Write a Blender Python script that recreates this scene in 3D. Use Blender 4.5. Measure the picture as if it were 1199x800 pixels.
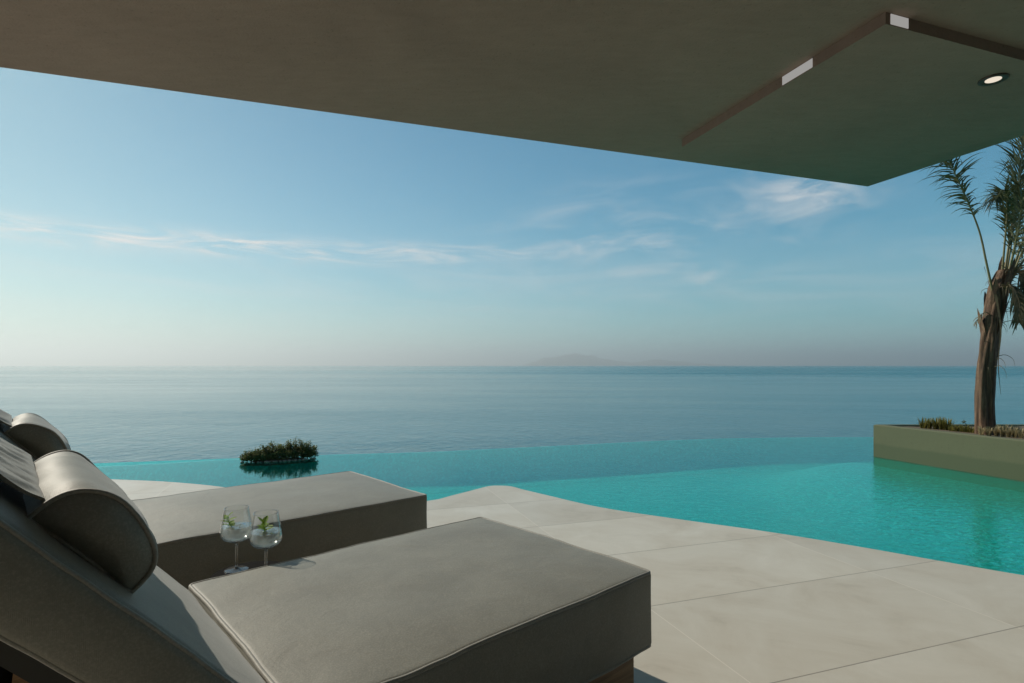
import bpy, bmesh, math, random
from mathutils import Vector, Matrix, noise, Quaternion
R = math.radians
random.seed(7)
for o in list(bpy.data.objects): bpy.data.objects.remove(o)
scene = bpy.context.scene
col = scene.collection

# ------------------------------------------------------------------ camera
EYE = 1.08                       # eye height over the deck (deck = 0)
FPX = 660.0                      # focal length in photo pixels (photo is 1199 wide)
cam = bpy.data.cameras.new('camera')
cam.sensor_width = 36.0
cam.lens = 36.0 * FPX / 1199.0
cam.shift_y = 28.0 / 1199.0
cam.clip_start = 0.02
cam.clip_end = 400000
camo = bpy.data.objects.new('camera', cam); col.objects.link(camo)
camo.location = (0, 0, EYE); camo.rotation_euler = (R(90), 0, 0)
scene.camera = camo

# ------------------------------------------------------------------ light
SUN_AZ = 55.5      # degrees to the left of the view direction
SUN_EL = 34.0
sd = Vector((-math.sin(R(SUN_AZ))*math.cos(R(SUN_EL)), math.cos(R(SUN_AZ))*math.cos(R(SUN_EL)), math.sin(R(SUN_EL))))
sun = bpy.data.lights.new('sun', 'SUN'); sun.energy = 3.8; sun.angle = R(0.53); sun.color = (1.0, 0.92, 0.78)
suno = bpy.data.objects.new('sun', sun); col.objects.link(suno)
suno.rotation_euler = sd.to_track_quat('Z', 'Y').to_euler()

scene.view_settings.view_transform = 'Standard'
scene.view_settings.look = 'None'
scene.view_settings.gamma = 1.0
scene.view_settings.use_curve_mapping = False
scene.view_settings.exposure = 0.0
scene.render.engine = 'CYCLES'
scene.cycles.max_bounces = 12
scene.cycles.transmission_bounces = 12
scene.cycles.transparent_max_bounces = 24
scene.cycles.volume_bounces = 0
scene.cycles.caustics_reflective = False
scene.cycles.caustics_refractive = False
scene.cycles.use_denoising = True
scene.cycles.sample_clamp_indirect = 6.0

class NT:
    """small helper round a node tree"""
    def __init__(s, tree):
        s.t = tree; s.t.nodes.clear()
    def n(s, kind, **kw):
        nd = s.t.nodes.new(kind)
        for k, v in kw.items():
            if k.startswith('i_'):
                key = k[2:].replace('_', ' ')
                nd.inputs[key].default_value = v
            else: setattr(nd, k, v)
        return nd
    def l(s, a, b): s.t.links.new(a, b)
    def math(s, op, a, b=None, c=None, clamp=False):
        nd = s.t.nodes.new('ShaderNodeMath'); nd.operation = op; nd.use_clamp = clamp
        for i, v in enumerate((a, b, c)):
            if v is None: continue
            if isinstance(v, (int, float)): nd.inputs[i].default_value = v
            else: s.l(v, nd.inputs[i])
        return nd.outputs[0]
    def mix(s, fac, a, b, mode='MIX'):
        nd = s.t.nodes.new('ShaderNodeMix'); nd.data_type = 'RGBA'; nd.blend_type = mode
        for inp, v in ((nd.inputs[0], fac), (nd.inputs[6], a), (nd.inputs[7], b)):
            if isinstance(v, (int, float)): inp.default_value = v
            elif isinstance(v, tuple): inp.default_value = (*v, 1) if len(v) == 3 else v
            else: s.l(v, inp)
        return nd.outputs[2]
    def ramp(s, fac, stops):
        nd = s.t.nodes.new('ShaderNodeValToRGB')
        el = nd.color_ramp.elements
        while len(el) < len(stops): el.new(0.5)
        for e, (p, c) in zip(el, stops):
            e.position = p; e.color = (*c, 1) if isinstance(c, tuple) else (c, c, c, 1)
        s.l(fac, nd.inputs[0]); return nd.outputs[0]
    def noise(s, vec, scale, detail=3, rough=0.5, dist=0.0):
        nd = s.t.nodes.new('ShaderNodeTexNoise')
        nd.inputs['Scale'].default_value = scale; nd.inputs['Detail'].default_value = detail
        nd.inputs['Roughness'].default_value = rough; nd.inputs['Distortion'].default_value = dist
        if vec is not None: s.l(vec, nd.inputs['Vector'])
        return nd.outputs[0]
    def mapping(s, vec, loc=(0,0,0), rot=(0,0,0), scale=(1,1,1)):
        nd = s.t.nodes.new('ShaderNodeMapping')
        nd.inputs['Location'].default_value = loc; nd.inputs['Rotation'].default_value = rot; nd.inputs['Scale'].default_value = scale
        s.l(vec, nd.inputs['Vector']); return nd.outputs[0]
    def bump(s, h, strength, dist, normal=None):
        nd = s.t.nodes.new('ShaderNodeBump'); nd.inputs['Strength'].default_value = strength; nd.inputs['Distance'].default_value = dist
        s.l(h, nd.inputs['Height'])
        if normal is not None: s.l(normal, nd.inputs['Normal'])
        return nd.outputs[0]

# ------------------------------------------------------------------ sky
world = bpy.data.worlds.new('World'); scene.world = world; world.use_nodes = True
w = NT(world.node_tree)
sky = w.n('ShaderNodeTexSky', sky_type='NISHITA', sun_disc=False)
sky.sun_elevation = R(SUN_EL); sky.sun_rotation = R(-SUN_AZ)
sky.altitude = 60; sky.air_density = 1.0; sky.dust_density = 0.3; sky.ozone_density = 1.0
tc = w.n('ShaderNodeTexCoord')
sep = w.n('ShaderNodeSeparateXYZ'); w.l(tc.outputs['Generated'], sep.inputs[0])
az = w.math('MULTIPLY', w.math('ARCTAN2', sep.outputs[0], sep.outputs[1]), 180/math.pi)
el = w.math('MULTIPLY', w.math('ARCSINE', sep.outputs[2]), 180/math.pi)
cv = w.n('ShaderNodeCombineXYZ'); w.l(az, cv.inputs[0]); w.l(el, cv.inputs[1])
def gauss(x, mid, wid):
    d = w.math('DIVIDE', w.math('SUBTRACT', x, mid), wid)
    return w.math('POWER', math.e, w.math('MULTIPLY', w.math('MULTIPLY', d, d), -1.0))
def wisp(scale, seed, lo, hi):
    n_ = w.noise(w.mapping(cv.outputs[0], loc=(seed, seed*.37, seed*.11), rot=(0,0,R(scale[2])), scale=(scale[0], scale[1], 1)), 1.0, 7, 0.58, 0.9)
    mr = w.n('ShaderNodeMapRange', i_From_Min=lo, i_From_Max=hi); mr.interpolation_type = 'SMOOTHSTEP'; w.l(n_, mr.inputs[0]); return mr.outputs[0]
# long thin streak low on the left, sinking slightly to the right
line = w.math('MULTIPLY_ADD', az, 0.018, 11.2)
streak = w.math('MULTIPLY', gauss(w.math('SUBTRACT', el, line), 0.0, 0.85), wisp((0.13, 0.75, 4), 3.3, 0.36, 0.72))
streak = w.math('MULTIPLY', streak, gauss(az, -27.0, 25.0))
# soft veil under the streak
veil = w.math('MULTIPLY', gauss(el, 7.5, 3.4), wisp((0.05, 0.35, 2), 11.0, 0.35, 0.8))
# faint wisps above the middle and right
w2 = w.math('MULTIPLY', w.math('MULTIPLY', gauss(az, 14.0, 15.0), gauss(el, 12.0, 4.5)), wisp((0.085, 0.28, -14), 21.4, 0.44, 0.80))
w3 = w.math('MULTIPLY', w.math('MULTIPLY', gauss(az, 27.5, 4.6), gauss(el, 15.2, 2.3)), wisp((0.16, 0.40, 30), 5.7, 0.36, 0.72))
cl = w.math('ADD', w.math('MULTIPLY', streak, 1.5), w.math('MULTIPLY', veil, 0.28))
cl = w.math('ADD', cl, w.math('MULTIPLY', w2, 0.75))
cl = w.math('ADD', cl, w.math('MULTIPLY', w3, 0.8), clamp=True)
tl_ = w.n('ShaderNodeMapRange', i_From_Min=-45.0, i_From_Max=35.0, i_To_Min=0.0, i_To_Max=1.0); w.l(az, tl_.inputs[0])
SKYTINT = w.mix(tl_.outputs[0], (0.54, 0.84, 0.80), (0.40, 1.12, 1.20))
hs = w.n('ShaderNodeHueSaturation', i_Hue=0.5, i_Saturation=1.0, i_Value=1.0)
w.l(w.mix(1.0, sky.outputs[0], SKYTINT, 'MULTIPLY'), hs.inputs['Color'])
SKYCLOUD = (8.3, 8.3, 8.3)
HAZE_L, HAZE_R, HAZE_DEG, HAZE_AMT = (7.6, 7.9, 8.3), (4.0, 5.8, 6.4), 6.2, 0.86
# sea haze low over the horizon, brighter towards the sun
hz_l = w.n('ShaderNodeMapRange', i_From_Min=-50.0, i_From_Max=42.0, i_To_Min=1.0, i_To_Max=0.0); hz_l.interpolation_type = 'SMOOTHSTEP'; w.l(az, hz_l.inputs[0])
hazec = w.mix(hz_l.outputs[0], HAZE_R, HAZE_L)
hzf = w.math('MULTIPLY', w.math('POWER', math.e, w.math('MULTIPLY', w.math('MAXIMUM', el, 0.0), -1.0/HAZE_DEG)), HAZE_AMT)
skyh = w.mix(hzf, hs.outputs[0], hazec)
skyc = w.mix(cl, skyh, SKYCLOUD)
bg = w.n('ShaderNodeBackground', i_Strength=0.087)
w.l(skyc, bg.inputs['Color'])
wo = w.n('ShaderNodeOutputWorld'); w.l(bg.outputs[0], wo.inputs['Surface'])

# ------------------------------------------------------------------ geometry helpers
def ground(x, y, z=0.0):
    """photo pixel -> point on the horizontal plane at height z"""
    Y = FPX * (EYE - z) / (y - 428.0)
    return Vector(((x - 599.5) / FPX * Y, Y, z))
def at(x, y, Y):
    """photo pixel -> point at forward distance Y"""
    return Vector(((x - 599.5) / FPX * Y, Y, EYE + (428.0 - y) / FPX * Y))

def link(name, verts, faces, mats, parent=None, smooth=True, sharp=None):
    me = bpy.data.meshes.new(name)
    me.from_pydata([tuple(v) for v in verts], [], faces)
    if not isinstance(mats, (list, tuple)): mats = [mats]
    for m in mats: me.materials.append(m)
    me.polygons.foreach_set('use_smooth', [smooth]*len(me.polygons))
    me.validate(); me.update()
    if smooth and sharp is not None:
        me.set_sharp_from_angle(angle=R(sharp))
    o = bpy.data.objects.new(name, me); col.objects.link(o)
    if parent is not None: o.parent = parent
    return o
def tag(o, label, cat, group=None):
    o['label'] = label; o['category'] = cat
    if group: o['group'] = group
    return o
def thing(name, label, cat, loc=(0,0,0), rz=0.0, group=None):
    o = bpy.data.objects.new(name, None); col.objects.link(o)
    o.location = loc; o.rotation_euler = (0, 0, rz); o.empty_display_size = .1
    return tag(o, label, cat, group)
def structure(o): o['kind'] = 'structure'; return o

class MB:
    def __init__(s): s.v = []; s.f = []
    def add(s, verts, faces):
        b = len(s.v); s.v += [Vector(v) for v in verts]; s.f += [[i + b for i in f] for f in faces]
    def box(s, a, b):
        (x0,y0,z0),(x1,y1,z1) = a, b
        s.add([(x0,y0,z0),(x1,y0,z0),(x1,y1,z0),(x0,y1,z0),(x0,y0,z1),(x1,y0,z1),(x1,y1,z1),(x0,y1,z1)],
              [[3,2,1,0],[4,5,6,7],[0,1,5,4],[1,2,6,5],[2,3,7,6],[3,0,4,7]])
    def tube(s, pts, radii, n=8, closed=False, cap=True):
        pts = [Vector(p) for p in pts]; m = len(pts)
        if isinstance(radii, (int, float)): radii = [radii]*m
        b = len(s.v); nrm = None
        for i, p in enumerate(pts):
            t = (pts[(i+1) % m] - pts[i-1]) if closed else (pts[min(i+1, m-1)] - pts[max(i-1, 0)])
            t = t.normalized() if t.length > 1e-9 else Vector((0,0,1))
            if nrm is None:
                nrm = t.orthogonal().normalized()
            nrm = (nrm - t*nrm.dot(t)); nrm = nrm.normalized() if nrm.length > 1e-6 else t.orthogonal().normalized()
            bi = t.cross(nrm)
            for k in range(n):
                a = 2*math.pi*k/n
                s.v.append(p + (nrm*math.cos(a) + bi*math.sin(a))*radii[i])
        rng = m if closed else m-1
        for i in range(rng):
            j = (i+1) % m
            for k in range(n):
                k2 = (k+1) % n
                s.f.append([b+i*n+k, b+i*n+k2, b+j*n+k2, b+j*n+k])
        if cap and not closed:
            s.f.append([b+k for k in range(n)][::-1]); s.f.append([b+(m-1)*n+k for k in range(n)])
    def lathe(s, prof, n=40, c=(0,0,0)):
        b = len(s.v); m = len(prof)
        for (r, z) in prof:
            for k in range(n):
                a = 2*math.pi*k/n
                s.v.append(Vector((c[0]+r*math.cos(a), c[1]+r*math.sin(a), c[2]+z)))
        for i in range(m-1):
            for k in range(n):
                k2 = (k+1) % n
                s.f.append([b+i*n+k, b+i*n+k2, b+(i+1)*n+k2, b+(i+1)*n+k])
        s.f.append([b+k for k in range(n)][::-1]); s.f.append([b+(m-1)*n+k for k in range(n)])
    def build(s, name, mat, parent=None, smooth=True, sharp=None):
        return link(name, s.v, s.f, mat, parent, smooth, sharp)

def spline(pts, per=8, closed=False):
    """Catmull-Rom through 2-D or 3-D points"""
    pts = [Vector(p) for p in pts]; out = []; n = len(pts)
    segs = n if closed else n-1
    for i in range(segs):
        p0 = pts[(i-1) % n] if (closed or i > 0) else pts[0]*2 - pts[1]
        p1 = pts[i]; p2 = pts[(i+1) % n]
        p3 = pts[(i+2) % n] if (closed or i+2 < n) else pts[-1]*2 - pts[-2]
        for k in range(per):
            t = k/per
            out.append(0.5*((2*p1) + (p2-p0)*t + (2*p0-5*p1+4*p2-p3)*t*t + (3*p1-p0-3*p2+p3)*t**3))
    if not closed: out.append(pts[-1].copy())
    return out

# ------------------------------------------------------------------ materials
def material(name):
    m = bpy.data.materials.new(name); m.use_nodes = True
    t = NT(m.node_tree); out = t.n('ShaderNodeOutputMaterial')
    return m, t, out
def principled(t, out, **kw):
    p = t.n('ShaderNodeBsdfPrincipled')
    for k, v in kw.items(): p.inputs[k.replace('_', ' ')].default_value = v
    t.l(p.outputs[0], out.inputs['Surface']); return p
def simple(name, colr, rough=0.6, **kw):
    m, t, out = material(name)
    principled(t, out, Base_Color=(*colr, 1), Roughness=rough, **kw); return m

HOUSE_ROT = math.atan2(-224.5, 660)      # the terrace axes turn 18.8 degrees against the view
U = Vector((-224.5, 660, 0)).normalized(); V = Vector((U.y, -U.x, 0))

def mat_tiles():
    m, t, out = material('terrace_tile')
    ob = t.n('ShaderNodeTexCoord').outputs['Object']
    sp = t.n('ShaderNodeSeparateXYZ'); t.l(ob, sp.inputs[0])
    u = t.math('ADD', t.math('MULTIPLY', sp.outputs[0], U.x), t.math('MULTIPLY', sp.outputs[1], U.y))
    v = t.math('ADD', t.math('MULTIPLY', sp.outputs[0], V.x), t.math('MULTIPLY', sp.outputs[1], V.y))
    us = t.math('DIVIDE', t.math('SUBTRACT', u, 2.194), 0.664)
    vs = t.math('DIVIDE', t.math('SUBTRACT', v, 1.385), 1.335)
    def edge(x, size):
        f = t.math('FRACT', x)
        return t.math('MULTIPLY', t.math('MINIMUM', f, t.math('SUBTRACT', 1.0, f)), size)
    du, dv = edge(us, 0.664), edge(vs, 1.335)
    jw = 0.0026
    ju = t.math('LESS_THAN', du, jw); jv = t.math('LESS_THAN', dv, jw)
    joint = t.math('MAXIMUM', ju, jv)
    cell = t.n('ShaderNodeCombineXYZ'); t.l(t.math('FLOOR', us), cell.inputs[0]); t.l(t.math('FLOOR', vs), cell.inputs[1])
    wn = t.n('ShaderNodeTexWhiteNoise', noise_dimensions='2D'); t.l(cell.outputs[0], wn.inputs['Vector'])
    off = t.n('ShaderNodeVectorMath', operation='SCALE', i_Scale=9.0); t.l(wn.outputs['Color'], off.inputs[0])
    pv = t.n('ShaderNodeVectorMath', operation='ADD'); t.l(ob, pv.inputs[0]); t.l(off.outputs[0], pv.inputs[1])
    rot = t.mapping(pv.outputs[0], rot=(0, 0, -HOUSE_ROT), scale=(1.0, 1.0, 1))
    big = t.noise(rot, 2.2, 6, 0.62, 0.6)
    strk = t.noise(t.mapping(rot, scale=(1.2, 7, 1)), 2.6, 5, 0.6, 0.3)
    fine = t.noise(ob, 90, 3, 0.6)
    c = t.ramp(big, [(0.28, (0.47, 0.43, 0.36)), (0.42, (0.56, 0.515, 0.435)), (0.55, (0.60, 0.56, 0.48)), (0.74, (0.68, 0.64, 0.56))])
    c = t.mix(t.math('MULTIPLY', t.ramp(strk, [(0.45, 0.0), (0.68, 1.0)]), 0.34), c, (0.62, 0.59, 0.515))
    c = t.mix(t.math('MULTIPLY', fine, 0.12), c, (0.36, 0.34, 0.29))
    tone = t.math('MULTIPLY_ADD', wn.outputs['Value'], 0.10, 0.95)
    tv = t.n('ShaderNodeCombineColor'); [t.l(tone, tv.inputs[i]) for i in range(3)]
    c = t.mix(1.0, c, tv.outputs[0], 'MULTIPLY')
    c = t.mix(joint, c, t.mix(ju, (0.69, 0.64, 0.56), (0.31, 0.28, 0.235)))
    # small dark specks of dirt
    vor = t.n('ShaderNodeTexVoronoi', i_Scale=3.1); t.l(ob, vor.inputs['Vector'])
    sp_ = t.math('LESS_THAN', vor.outputs['Distance'], 0.010)
    c = t.mix(t.math('MULTIPLY', sp_, 0.6), c, (0.16, 0.12, 0.09))
    p = principled(t, out, Roughness=0.52); t.l(c, p.inputs['Base Color'])
    t.l(t.ramp(big, [(0.2, 0.62), (0.8, 0.42)]), p.inputs['Roughness'])
    h = t.math('SUBTRACT', t.math('MULTIPLY', fine, 0.15), t.math('MULTIPLY', joint, 1.0))
    t.l(t.bump(h, 0.35, 0.003), p.inputs['Normal'])
    return m

def mat_plaster(name, base, var=0.18, rough=0.85, scale=1.0, bumpd=0.004):
    m, t, out = material(name)
    ob = t.n('ShaderNodeTexCoord').outputs['Object']
    a = t.noise(ob, 0.9*scale, 5, 0.6, 0.4); b = t.noise(t.mapping(ob, rot=(0,0,0.4), scale=(1, 4, 1)), 6*scale, 5, 0.65, 0.2); f = t.noise(ob, 60*scale, 4, 0.7)
    lo = tuple(x*(1-var) for x in base); hi = tuple(x*(1+var) for x in base)
    c = t.ramp(t.math('ADD', t.math('MULTIPLY', a, 0.6), t.math('MULTIPLY', b, 0.4)), [(0.3, lo), (0.7, hi)])
    pit = t.ramp(f, [(0.30, 1.0), (0.40, 0.0)])
    c = t.mix(t.math('MULTIPLY', pit, 0.55), c, tuple(x*0.45 for x in base))
    p = principled(t, out, Roughness=rough); t.l(c, p.inputs['Base Color'])
    t.l(t.bump(t.math('ADD', f, t.math('MULTIPLY', b, 0.7)), 0.5, bumpd), p.inputs['Normal'])
    return m

def mat_fabric(name, base, weave=900.0, sheen=0.45):
    m, t, out = material(name)
    ob = t.n('ShaderNodeTexCoord').outputs['Object']
    mott = t.noise(ob, 5.5, 5, 0.6, 0.3); slub = t.noise(ob, 240, 3, 0.7)
    fl = t.noise(t.mapping(ob, scale=(1, 1, 1)), 42, 5, 0.7)
    wa = t.n('ShaderNodeTexWave', wave_type='BANDS', bands_direction='X', i_Scale=weave/6.28, i_Distortion=1.5); t.l(ob, wa.inputs['Vector'])
    wb = t.n('ShaderNodeTexWave', wave_type='BANDS', bands_direction='Y', i_Scale=weave/6.28, i_Distortion=1.5); t.l(ob, wb.inputs['Vector'])
    wv = t.math('MULTIPLY', wa.outputs['Fac'], wb.outputs['Fac'])
    c = t.ramp(mott, [(0.3, tuple(x*0.86 for x in base)), (0.7, tuple(x*1.12 for x in base))])
    c = t.mix(t.ramp(slub, [(0.42, 0.35), (0.56, 0.0)]), c, tuple(x*0.62 for x in base))
    c = t.mix(t.ramp(slub, [(0.55, 0.0), (0.68, 0.3)]), c, tuple(x*1.5 for x in base))
    c = t.mix(t.ramp(fl, [(0.35, 0.12), (0.5, 0.0)]), c, tuple(x*0.7 for x in base))
    p = principled(t, out, Roughness=0.60, Specular_IOR_Level=0.60, Sheen_Weight=sheen*.5, Sheen_Roughness=0.35); t.l(c, p.inputs['Base Color'])
    wr = t.noise(ob, 11, 4, 0.55, 0.8)
    n1 = t.bump(wr, 0.11, 0.02)
    t.l(t.bump(t.math('ADD', slub, t.math('MULTIPLY', wv, 0.2)), 0.35, 0.0010, n1), p.inputs['Normal'])
    return m

def mat_wood():
    m, t, out = material('teak')
    ob = t.n('ShaderNodeTexCoord').outputs['Object']
    g = t.noise(t.mapping(ob, scale=(1.2, 16, 16)), 3.0, 6, 0.6, 0.5)
    c = t.ramp(g, [(0.3, (0.20, 0.11, 0.055)), (0.55, (0.36, 0.215, 0.11)), (0.75, (0.45, 0.29, 0.16))])
    p = principled(t, out, Roughness=0.55); t.l(c, p.inputs['Base Color'])
    t.l(t.bump(g, 0.3, 0.002), p.inputs['Normal']); return m

def mat_sea():
    m, t, out = material('sea_water')
    ob = t.n('ShaderNodeTexCoord').outputs['Object']
    wind = t.noise(t.mapping(ob, scale=(0.00016, 0.0011, 1)), 1.0, 4, 0.55, 0.4)
    wind2 = t.noise(t.mapping(ob, rot=(0,0,0.15), scale=(0.004, 0.016, 1)), 1.0, 4, 0.55, 0.6)
    s1 = t.noise(t.mapping(ob, rot=(0,0,0.35), scale=(0.19, 0.17, 1)), 1.0, 5, 0.6, 0.6)
    s2 = t.noise(t.mapping(ob, rot=(0,0,-0.2), scale=(0.5, 0.3, 1)), 1.0, 4, 0.6, 0.4)
    h = t.math('ADD', t.math('MULTIPLY', s1, 0.8), t.math('MULTIPLY', s2, 0.22))
    s0 = t.noise(t.mapping(ob, rot=(0,0,0.3), scale=(0.05, 0.035, 1)), 1.0, 3, 0.55, 0.5)
    h = t.math('ADD', h, s0)
    # a breeze line about a kilometre and a half out: rougher, darker water beyond it, mostly on the right
    sp = t.n('ShaderNodeSeparateXYZ'); t.l(ob, sp.inputs[0])
    bl = t.math('ADD', sp.outputs[1], t.math('MULTIPLY', t.math('SUBTRACT', t.noise(t.mapping(ob, scale=(0.0012, 0.0004, 1)), 1.0, 4, .6), .5), 1500))
    far = t.n('ShaderNodeMapRange', i_From_Min=1250.0, i_From_Max=1450.0); t.l(bl, far.inputs[0])
    # sheltered calmer water to the left, ruffled to the right
    xs = t.math('ADD', sp.outputs[0], t.math('MULTIPLY', t.math('SUBTRACT', t.noise(t.mapping(ob, scale=(0.0015, 0.004, 1)), 1.0, 4, .6), .5), 420))
    side = t.n('ShaderNodeMapRange', i_From_Min=-0.62, i_From_Max=0.62, i_To_Min=0.06); side.interpolation_type = 'SMOOTHSTEP'
    t.l(t.math('DIVIDE', xs, t.math('MULTIPLY_ADD', sp.outputs[1], 0.62, 300.0)), side.inputs[0])
    breeze = t.math('MULTIPLY', far.outputs[0], side.outputs[0])
    patch = t.math('ADD', t.math('MULTIPLY', wind, 0.6), t.math('MULTIPLY', wind2, 0.4))
    patch = t.math('ADD', patch, t.math('MULTIPLY', breeze, 0.22))
    c = t.ramp(patch, [(0.35, (0.006, 0.115, 0.15)), (0.65, (0.008, 0.14, 0.175))])
    p = principled(t, out, Roughness=0.2, IOR=1.333); t.l(c, p.inputs['Base Color'])
    t.l(t.math('MULTIPLY_ADD', side.outputs[0], 0.12, t.ramp(patch, [(0.38, 0.06), (0.62, 0.11), (0.85, 0.22)])), p.inputs['Roughness'])
    b = t.n('ShaderNodeBump', i_Distance=2.0); t.l(h, b.inputs['Height'])
    t.l(t.math('MULTIPLY', t.ramp(patch, [(0.36, 0.30), (0.62, 0.8), (0.85, 1.0)]), 0.45), b.inputs['Strength'])
    t.l(b.outputs[0], p.inputs['Normal']); return m

def mat_poolwater():
    m, t, out = material('pool_water')
    ob = t.n('ShaderNodeTexCoord').outputs['Object']
    r1 = t.noise(t.mapping(ob, rot=(0,0,0.5), scale=(1.0, 1.5, 1)), 13, 4, 0.55, 0.9)
    r2 = t.noise(ob, 2.2, 2, 0.5, 0.4)
    # the breeze ruffles the water near the planter and leaves the left side calm
    sp = t.n('ShaderNodeSeparateXYZ'); t.l(ob, sp.inputs[0])
    calm = t.n('ShaderNodeMapRange', i_From_Min=-2.0, i_From_Max=2.6, i_To_Min=0.12, i_To_Max=1.0); t.l(sp.outputs[0], calm.inputs[0])
    h = t.math('ADD', r1, t.math('MULTIPLY', r2, 0.8))
    b = t.n('ShaderNodeBump', i_Distance=0.008); t.l(h, b.inputs['Height']); t.l(t.math('MULTIPLY', calm.outputs[0], 0.55), b.inputs['Strength'])
    # Schlick reflectance, the same from both sides of the sheet so that sunlight gets in
    ge = t.n('ShaderNodeNewGeometry'); dt = t.n('ShaderNodeVectorMath', operation='DOT_PRODUCT')
    t.l(ge.outputs['Incoming'], dt.inputs[0]); t.l(b.outputs[0], dt.inputs[1])
    om = t.math('SUBTRACT', 1.0, t.math('ABSOLUTE', dt.outputs['Value']), clamp=True)
    fres = t.math('MULTIPLY_ADD', t.math('POWER', om, 4.6), 0.98, 0.02, clamp=True)
    tr = t.n('ShaderNodeBsdfTransparent'); tr.inputs['Color'].default_value = (0.62, 0.95, 0.93, 1)
    gl = t.n('ShaderNodeBsdfGlossy', i_Roughness=0.02); gl.inputs['Color'].default_value = (0.50, 0.97, 0.96, 1); t.l(b.outputs[0], gl.inputs['Normal'])
    mx = t.n('ShaderNodeMixShader'); t.l(fres, mx.inputs[0]); t.l(tr.outputs[0], mx.inputs[1]); t.l(gl.outputs[0], mx.inputs[2])
    t.l(mx.outputs[0], out.inputs['Surface']); return m

def mat_mosaic():
    m, t, out = material('pool_mosaic')
    ob = t.n('ShaderNodeTexCoord').outputs['Object']
    br = t.n('ShaderNodeTexVoronoi', i_Scale=42.0, i_Randomness=0.5); t.l(t.mapping(ob, rot=(0,0,-HOUSE_ROT)), br.inputs['Vector'])
    cs = t.n('ShaderNodeSeparateColor'); t.l(br.outputs['Color'], cs.inputs[0])
    big = t.noise(ob, 1.3, 4, 0.6)
    c = t.ramp(cs.outputs[0], [(0.1, (0.004, 0.31, 0.25)), (0.5, (0.005, 0.39, 0.315)), (0.88, (0.008, 0.47, 0.385)), (0.97, (0.04, 0.57, 0.48))])
    c = t.mix(t.math('MULTIPLY', big, 0.3), c, (0.01, 0.38, 0.34))
    p = principled(t, out, Roughness=0.4); t.l(c, p.inputs['Base Color']); return m

def mat_leaf(name, a, b, trans=0.25, rough=0.5):
    m, t, out = material(name)
    ob = t.n('ShaderNodeTexCoord').outputs['Object']
    n_ = t.noise(ob, 9, 3, 0.6); f = t.noise(ob, 55, 2, 0.6)
    c = t.mix(t.ramp(t.math('MULTIPLY_ADD', f, 0.4, t.math('MULTIPLY', n_, 0.6)), [(0.38, 0.0), (0.62, 1.0)]), a, b)
    p = principled(t, out, Roughness=rough); t.l(c, p.inputs['Base Color'])
    tl = t.n('ShaderNodeBsdfTranslucent'); t.l(c, tl.inputs['Color'])
    mx = t.n('ShaderNodeMixShader'); mx.inputs[0].default_value = trans
    t.l(p.outputs[0], mx.inputs[1]); t.l(tl.outputs[0], mx.inputs[2]); t.l(mx.outputs[0], out.inputs['Surface']); return m

def mat_trunk():
    m, t, out = material('palm_bark')
    ob = t.n('ShaderNodeTexCoord').outputs['Object']
    fib = t.noise(t.mapping(ob, scale=(30, 30, 2.2)), 1.6, 6, 0.65, 0.5)
    ring = t.noise(t.mapping(ob, scale=(2, 2, 14)), 1.0, 4, 0.6, 0.6)
    c = t.ramp(fib, [(0.32, (0.03, 0.018, 0.012)), (0.5, (0.12, 0.068, 0.038)), (0.72, (0.29, 0.185, 0.11))])
    c = t.mix(t.ramp(ring, [(0.5, 0.0), (0.66, 0.5)]), c, (0.11, 0.05, 0.03))
    p = principled(t, out, Roughness=0.8); t.l(c, p.inputs['Base Color'])
    t.l(t.bump(fib, 0.8, 0.012), p.inputs['Normal']); return m

M_TILE = mat_tiles()
M_SOFFIT = mat_plaster('dark_plaster', (0.312, 0.228, 0.182), 0.17, 0.9, 1.0, 0.007)
M_WALL = mat_plaster('house_plaster', (0.10, 0.095, 0.085), 0.12)
M_OLIVE = mat_plaster('olive_plaster', (0.118, 0.128, 0.070), 0.07, 0.75, 1.0, 0.0015)
def lower_band(m):
    # the plaster is darker up to an uneven line above the water
    t = NT.__new__(NT); t.t = m.node_tree
    p = [n for n in t.t.nodes if n.type == 'BSDF_PRINCIPLED'][0]
    src = p.inputs['Base Color'].links[0].from_socket
    ob = t.n('ShaderNodeTexCoord').outputs['Object']
    sp = t.n('ShaderNodeSeparateXYZ'); t.l(ob, sp.inputs[0])
    z = t.math('ADD', sp.outputs[2], t.math('MULTIPLY', t.noise(ob, 2.5, 4, .6), 0.05))
    f = t.n('ShaderNodeMapRange', i_From_Min=0.17, i_From_Max=0.20, i_To_Min=1.0, i_To_Max=0.0); t.l(z, f.inputs[0])
    l2 = t.n('ShaderNodeMapRange', i_From_Min=0.012, i_From_Max=0.020, i_To_Min=1.0, i_To_Max=0.0); t.l(z, l2.inputs[0])
    c = t.mix(t.math('MULTIPLY', f.outputs[0], 0.85), src, (0.080, 0.100, 0.052))
    l3 = t.math('MULTIPLY', l2.outputs[0], t.ramp(t.noise(ob, 4.0, 4, .65), [(0.4, 0.1), (0.6, 0.9)]))
    c = t.mix(l3, c, (0.30, 0.30, 0.23))
    t.l(c, p.inputs['Base Color'])
lower_band(M_OLIVE)
M_FAB = mat_fabric('outdoor_fabric', (0.236, 0.226, 0.185))
M_PIPE = mat_fabric('fabric_piping', (0.30, 0.285, 0.245))
M_SUB = mat_plaster('pool_plaster', (0.02, 0.26, 0.19), 0.15, 0.6, 1.0, 0.001)
M_WOOD = mat_wood()
M_SEA = mat_sea(); M_POOLW = mat_poolwater(); M_MOS = mat_mosaic()
M_FROND = mat_leaf('palm_leaf', (0.055, 0.068, 0.022), (0.12, 0.125, 0.045), 0.3, 0.45)
M_DRY = mat_leaf('dry_leaf', (0.12, 0.10, 0.055), (0.22, 0.175, 0.10), 0.25, 0.7)
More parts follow.
